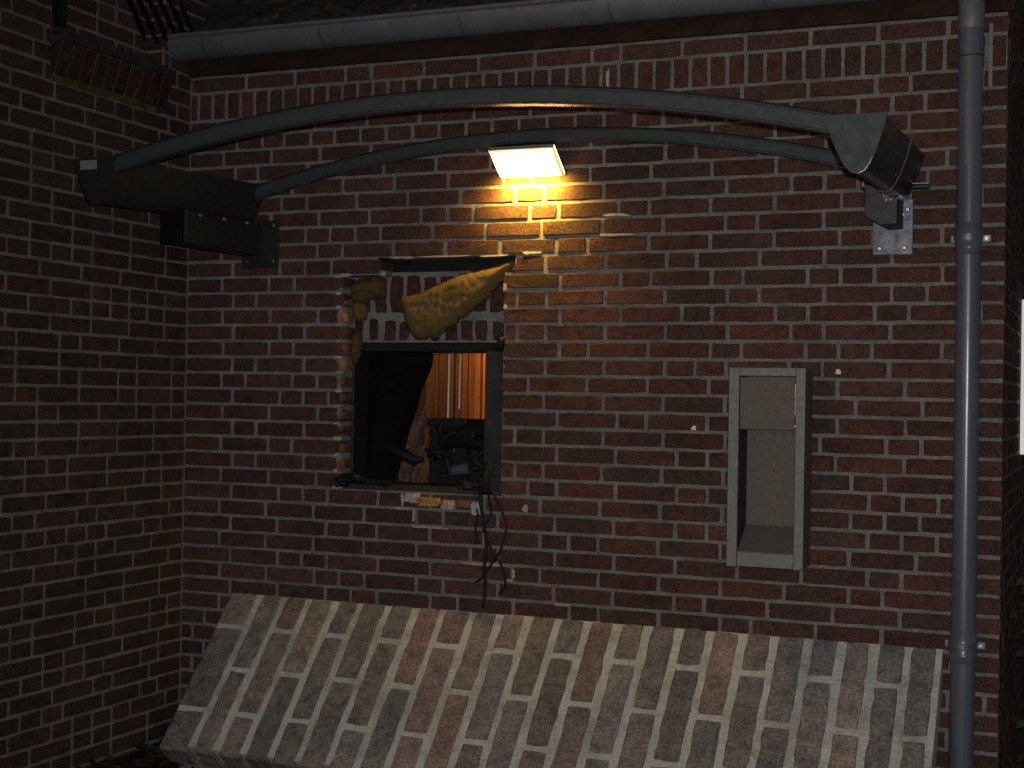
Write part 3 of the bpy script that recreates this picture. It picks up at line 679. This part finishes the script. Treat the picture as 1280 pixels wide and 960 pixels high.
# exposed fresh brick ends on the left reveal
for k in range(11, 24):
    zc = ZL(k-.5); q = 2.7 if k < 19 else 1.4
    o = chunk(.6855, .05, zc, .013, .088, random.uniform(.03, .046), 'brick', (.34, .20, .13) if k in (12, 13, 14, 16) else (.17, .09, .07), 0, 30+k, 'broken_brick_end'); o.parent = mw
for k in range(10, 24):
    mark(.680+random.uniform(-.006, .006), ZL(k)+random.uniform(-.006, .006), random.uniform(.012, .04), random.uniform(.006, .012), mat='mortar_white', seed=k)
for x, z, w_, h in ((.86, 1.955, .02, .02), (.93, 2.012, .10, .01), (1.348, 1.90, .014, .03), (1.35, 1.83, .012, .02), (1.10, 2.014, .2, .006), (1.30, 2.012, .12, .007), (.70, 1.953, .05, .012)):
    mark(x, z, w_, h, seed=int(x*50))
for i, (x, z, sx, sz) in enumerate(((.90, 2.003, .11, .016), (.74, 1.20, .09, .03), (.84, 1.187, .12, .018), (1.22, 1.19, .10, .03), (.70, 1.185, .05, .04), (1.335, 1.70, .03, .05))):
    tag(chunk(x, .02, z, sx, .07, sz, 'black', (1, 1, 1), random.uniform(-.15, .15), 60+i, 'charred_fragment'), ('dark flake under the top edge of the opening', 'sooty lump at the left end of the opening sill', 'flat sooty fragment on the opening sill under the black sheet', 'sooty lump on the right part of the opening sill', 'small charred lump in the lower left corner of the opening', 'charred lump at the upper right of the steel frame')[i], 'debris', 'charred debris round the opening')
# insulation
def wool(poly, Y, thick, name, mat, label, seed=0, res=.0075, slope=(0, 0)):
    def inside(x, z):
        c = False; j = len(poly)-1
        for i in range(len(poly)):
            xi, zi = poly[i]; xj, zj = poly[j]
            if (zi > z) != (zj > z) and x < (xj-xi)*(z-zi)/(zj-zi)+xi: c = not c
            j = i
        return c
    def dist(x, z):
        d = 9
        for i in range(len(poly)):
            a = Vector((*poly[i-1], 0)); b_ = Vector((*poly[i], 0)); p = Vector((x, z, 0)); ab = b_-a
            t = max(0, min(1, (p-a).dot(ab)/ab.length_squared)); d = min(d, (p-(a+ab*t)).length)
        return d
    xs = [p[0] for p in poly]; zs = [p[1] for p in poly]; ms = Mesh(); idx = {}; vs = []; fs = []
    nx_ = int((max(xs)-min(xs))/res)+2; nz_ = int((max(zs)-min(zs))/res)+2; ok = set()
    for i in range(nx_):
        for j in range(nz_):
            x = min(xs)+i*res; z = min(zs)+j*res
            if inside(x+res/2+.006*noise.noise(Vector((x*40, z*40, seed))), z+res/2+.006*noise.noise(Vector((x*40, z*40, seed+9)))): ok.add((i, j))
    def V(i, j, back):
        if (i, j, back) not in idx:
            x = min(xs)+i*res; z = min(zs)+j*res; d = dist(x, z) if inside(x, z) else 0
            h = thick*min(1, (d/.03))**.5 + .003*noise.noise(Vector((x*14, z*22, seed)))*min(1, d/.02) + .004*noise.noise(Vector((x*70, z*70, seed)))
            y = Y + slope[0]*(x-xs[0]) + slope[1]*(z-zs[0])
            jx = .004*noise.noise(Vector((x*80, z*80, 5))); idx[(i, j, back)] = len(vs); vs.append((x+jx, y + (.004 if back else -h), z+jx))
        return idx[(i, j, back)]
    for i, j in ok:
        fs.append((V(i, j, 0), V(i+1, j, 0), V(i+1, j+1, 0), V(i, j+1, 0))); fs.append((V(i, j, 1), V(i, j+1, 1), V(i+1, j+1, 1), V(i+1, j, 1)))
        for (di, dj, a, b_) in ((-1, 0, (0, 0), (0, 1)), (1, 0, (1, 0), (1, 1)), (0, -1, (0, 0), (1, 0)), (0, 1, (0, 1), (1, 1))):
            if (i+di, j+dj) not in ok: fs.append((V(i+a[0], j+a[1], 0), V(i+b_[0], j+b_[1], 0), V(i+b_[0], j+b_[1], 1), V(i+a[0], j+a[1], 1)))
    ms.add(vs, fs, smooth=True); return tag(ms.build(name, mat), label, 'insulation')
wool([(.915,1.873),(.96,1.878),(.996,1.885),(1.06,1.912),(1.155,1.950),(1.366,1.998),(1.375,1.985),(1.332,1.936),(1.267,1.863),(1.21,1.82),(1.158,1.784),(1.10,1.745),(1.064,1.726),(1.02,1.715),(.983,1.715),(.943,1.77)], .035, .045, 'insulation_flap', 'wool', 'yellow mineral wool flap hanging diagonally across the broken opening', 2)
wool([(.686,1.935),(.76,1.955),(.80,1.955),(.828,1.93),(.825,1.88),(.77,1.865),(.735,1.85),(.69,1.86)], .085, .05, 'insulation_tuft', 'wool_dark', 'brownish wool tuft in the upper left corner of the opening', 4)
wool([(.690,1.862),(.735,1.858),(.752,1.83),(.75,1.79),(.715,1.78),(.693,1.80)], .085, .04, 'insulation_tuft', 'wool', 'small yellow wool tuft just below the brownish tuft', 8)
wool([(.690,1.735),(.72,1.74),(.735,1.70),(.72,1.655),(.70,1.62),(.688,1.64)], .085, .035, 'insulation_tuft', 'wool_dark', 'greyish wool remnant beside the opening above the black sheet', 12)

# ------------------------------------------------------------------ hanging cables
def smooth(pts, n_=6):
    P_ = [Vector(p) for p in pts]; P_ = [P_[0]*2-P_[1]] + P_ + [P_[-1]*2-P_[-2]]; out = []
    for i in range(1, len(P_)-2):
        for k in range(n_):
            t = k/n_; a, b_, c, d = P_[i-1:i+3]
            out.append(.5*((2*b_) + (c-a)*t + (2*a-5*b_+4*c-d)*t*t + (3*b_-a-3*c+d)*t**3))
    return out + [P_[-2]]
CB = [([(1.24,.10,1.26),(1.262,.02,1.20),(1.275,-.02,1.14),(1.283,-.012,1.08),(1.298,-.012,.988),(1.291,-.012,.90),(1.296,-.012,.84),(1.290,-.012,.757)], .006, 'longest black cable reaching down to the sloping plinth'),
      ([(1.27,.06,1.24),(1.31,-.01,1.187),(1.341,-.03,1.15),(1.377,-.03,1.077),(1.378,-.03,1.03),(1.360,-.03,.97),(1.333,-.02,.933),(1.31,-.02,.90),(1.285,-.02,.865),(1.262,-.02,.85)], .0046, 'black cable bulging right then curling back across the longest cable'),
      ([(1.25,.08,1.22),(1.272,-.005,1.16),(1.284,-.02,1.10),(1.30,-.025,1.02),(1.333,-.025,.955),(1.358,-.025,.925),(1.378,-.025,.87),(1.372,-.02,.835),(1.352,-.015,.815)], .0046, 'black cable crossing over and ending in a hook at right'),
      ([(1.235,.08,1.20),(1.25,0,1.14),(1.262,-.012,1.09),(1.256,-.012,1.04),(1.262,-.012,1.0),(1.255,-.012,.985)], .0042, 'short black cable hanging at the left of the bundle'),
      ([(1.26,.06,1.23),(1.30,.0,1.15),(1.318,-.02,1.10),(1.30,-.025,1.06),(1.285,-.02,1.03)], .004, 'short looping black cable in the middle of the bundle')]
for pts, r, lb_ in CB:
    g = Mesh(); g.tube(smooth(pts), r, 8); tag(g.build('cable', 'cable'), lb_, 'cable', 'black cables hanging from the opening')
g = Mesh()
for q in range(26):
    p = Vector((1.250+random.uniform(-.03, .06), random.uniform(-.02, .06), 1.22+random.uniform(-.05, .07))); d = Vector((random.uniform(-.03, .03), random.uniform(-.02, .02), random.uniform(-.04, .04)))
    g.tube(smooth([p-d, p+Vector((random.uniform(-.02, .02), 0, random.uniform(-.02, .02))), p+d], 5), .0028, 6)
tag(g.build('cable_tangle', 'cable'), 'tangled knot of black wires at the lower right corner of the opening', 'cables')

# ------------------------------------------------------------------ far right: pale post on the return wall, shrub
wp_ = Mesh(); wp_.box((XE+.004, .80, 1.335), (XE+.035, .90, 1.895)); MB['white_glow'] = metal_mat('glowing_white_frame', (.8, .8, .78), .5, 0, .05, 12, .05)
q_ = MB['white_glow'].node_tree.nodes['Principled BSDF']; q_.inputs['Emission Color'].default_value = (1, .98, .94, 1); q_.inputs['Emission Strength'].default_value = .38  # weak emission added to brighten the frame, which is no lamp
tag(wp_.build('white_post', 'white_glow', bevel=.003), 'white upright frame on the wall return at the right edge', 'frame')
sh = empty('shrub', (3.2, .3, 0), 'dark leafy shrub beside the wall end at lower right', 'shrub')
rnd = random.Random(9); ms = Mesh()
for _ in range(420):
    p = Vector((rnd.uniform(3.06, 3.45), rnd.uniform(.12, .9), rnd.uniform(.1, .95))); s = rnd.uniform(.012, .028)
    nn = Vector((rnd.uniform(-1, 1), rnd.uniform(-1.5, .2), rnd.uniform(-.5, 1))).normalized(); a = nn.orthogonal().normalized(); b_ = nn.cross(a)
    ms.add([p-a*s, p+b_*s*.5, p+a*s, p-b_*s*.5], [(0, 1, 2, 3)])
o = ms.build('foliage', 'ivy', sh)
ms = Mesh()
for q in range(6):
    ms.tube(smooth([(3.2+rnd.uniform(-.05, .05), .45, .03), (3.2+rnd.uniform(-.1, .15), .45+rnd.uniform(-.2, .2), .45), (3.2+rnd.uniform(-.12, .2), .45+rnd.uniform(-.3, .3), .92)]), [.006]*12+[.003], 6)
ms.build('stem', 'fascia', sh)
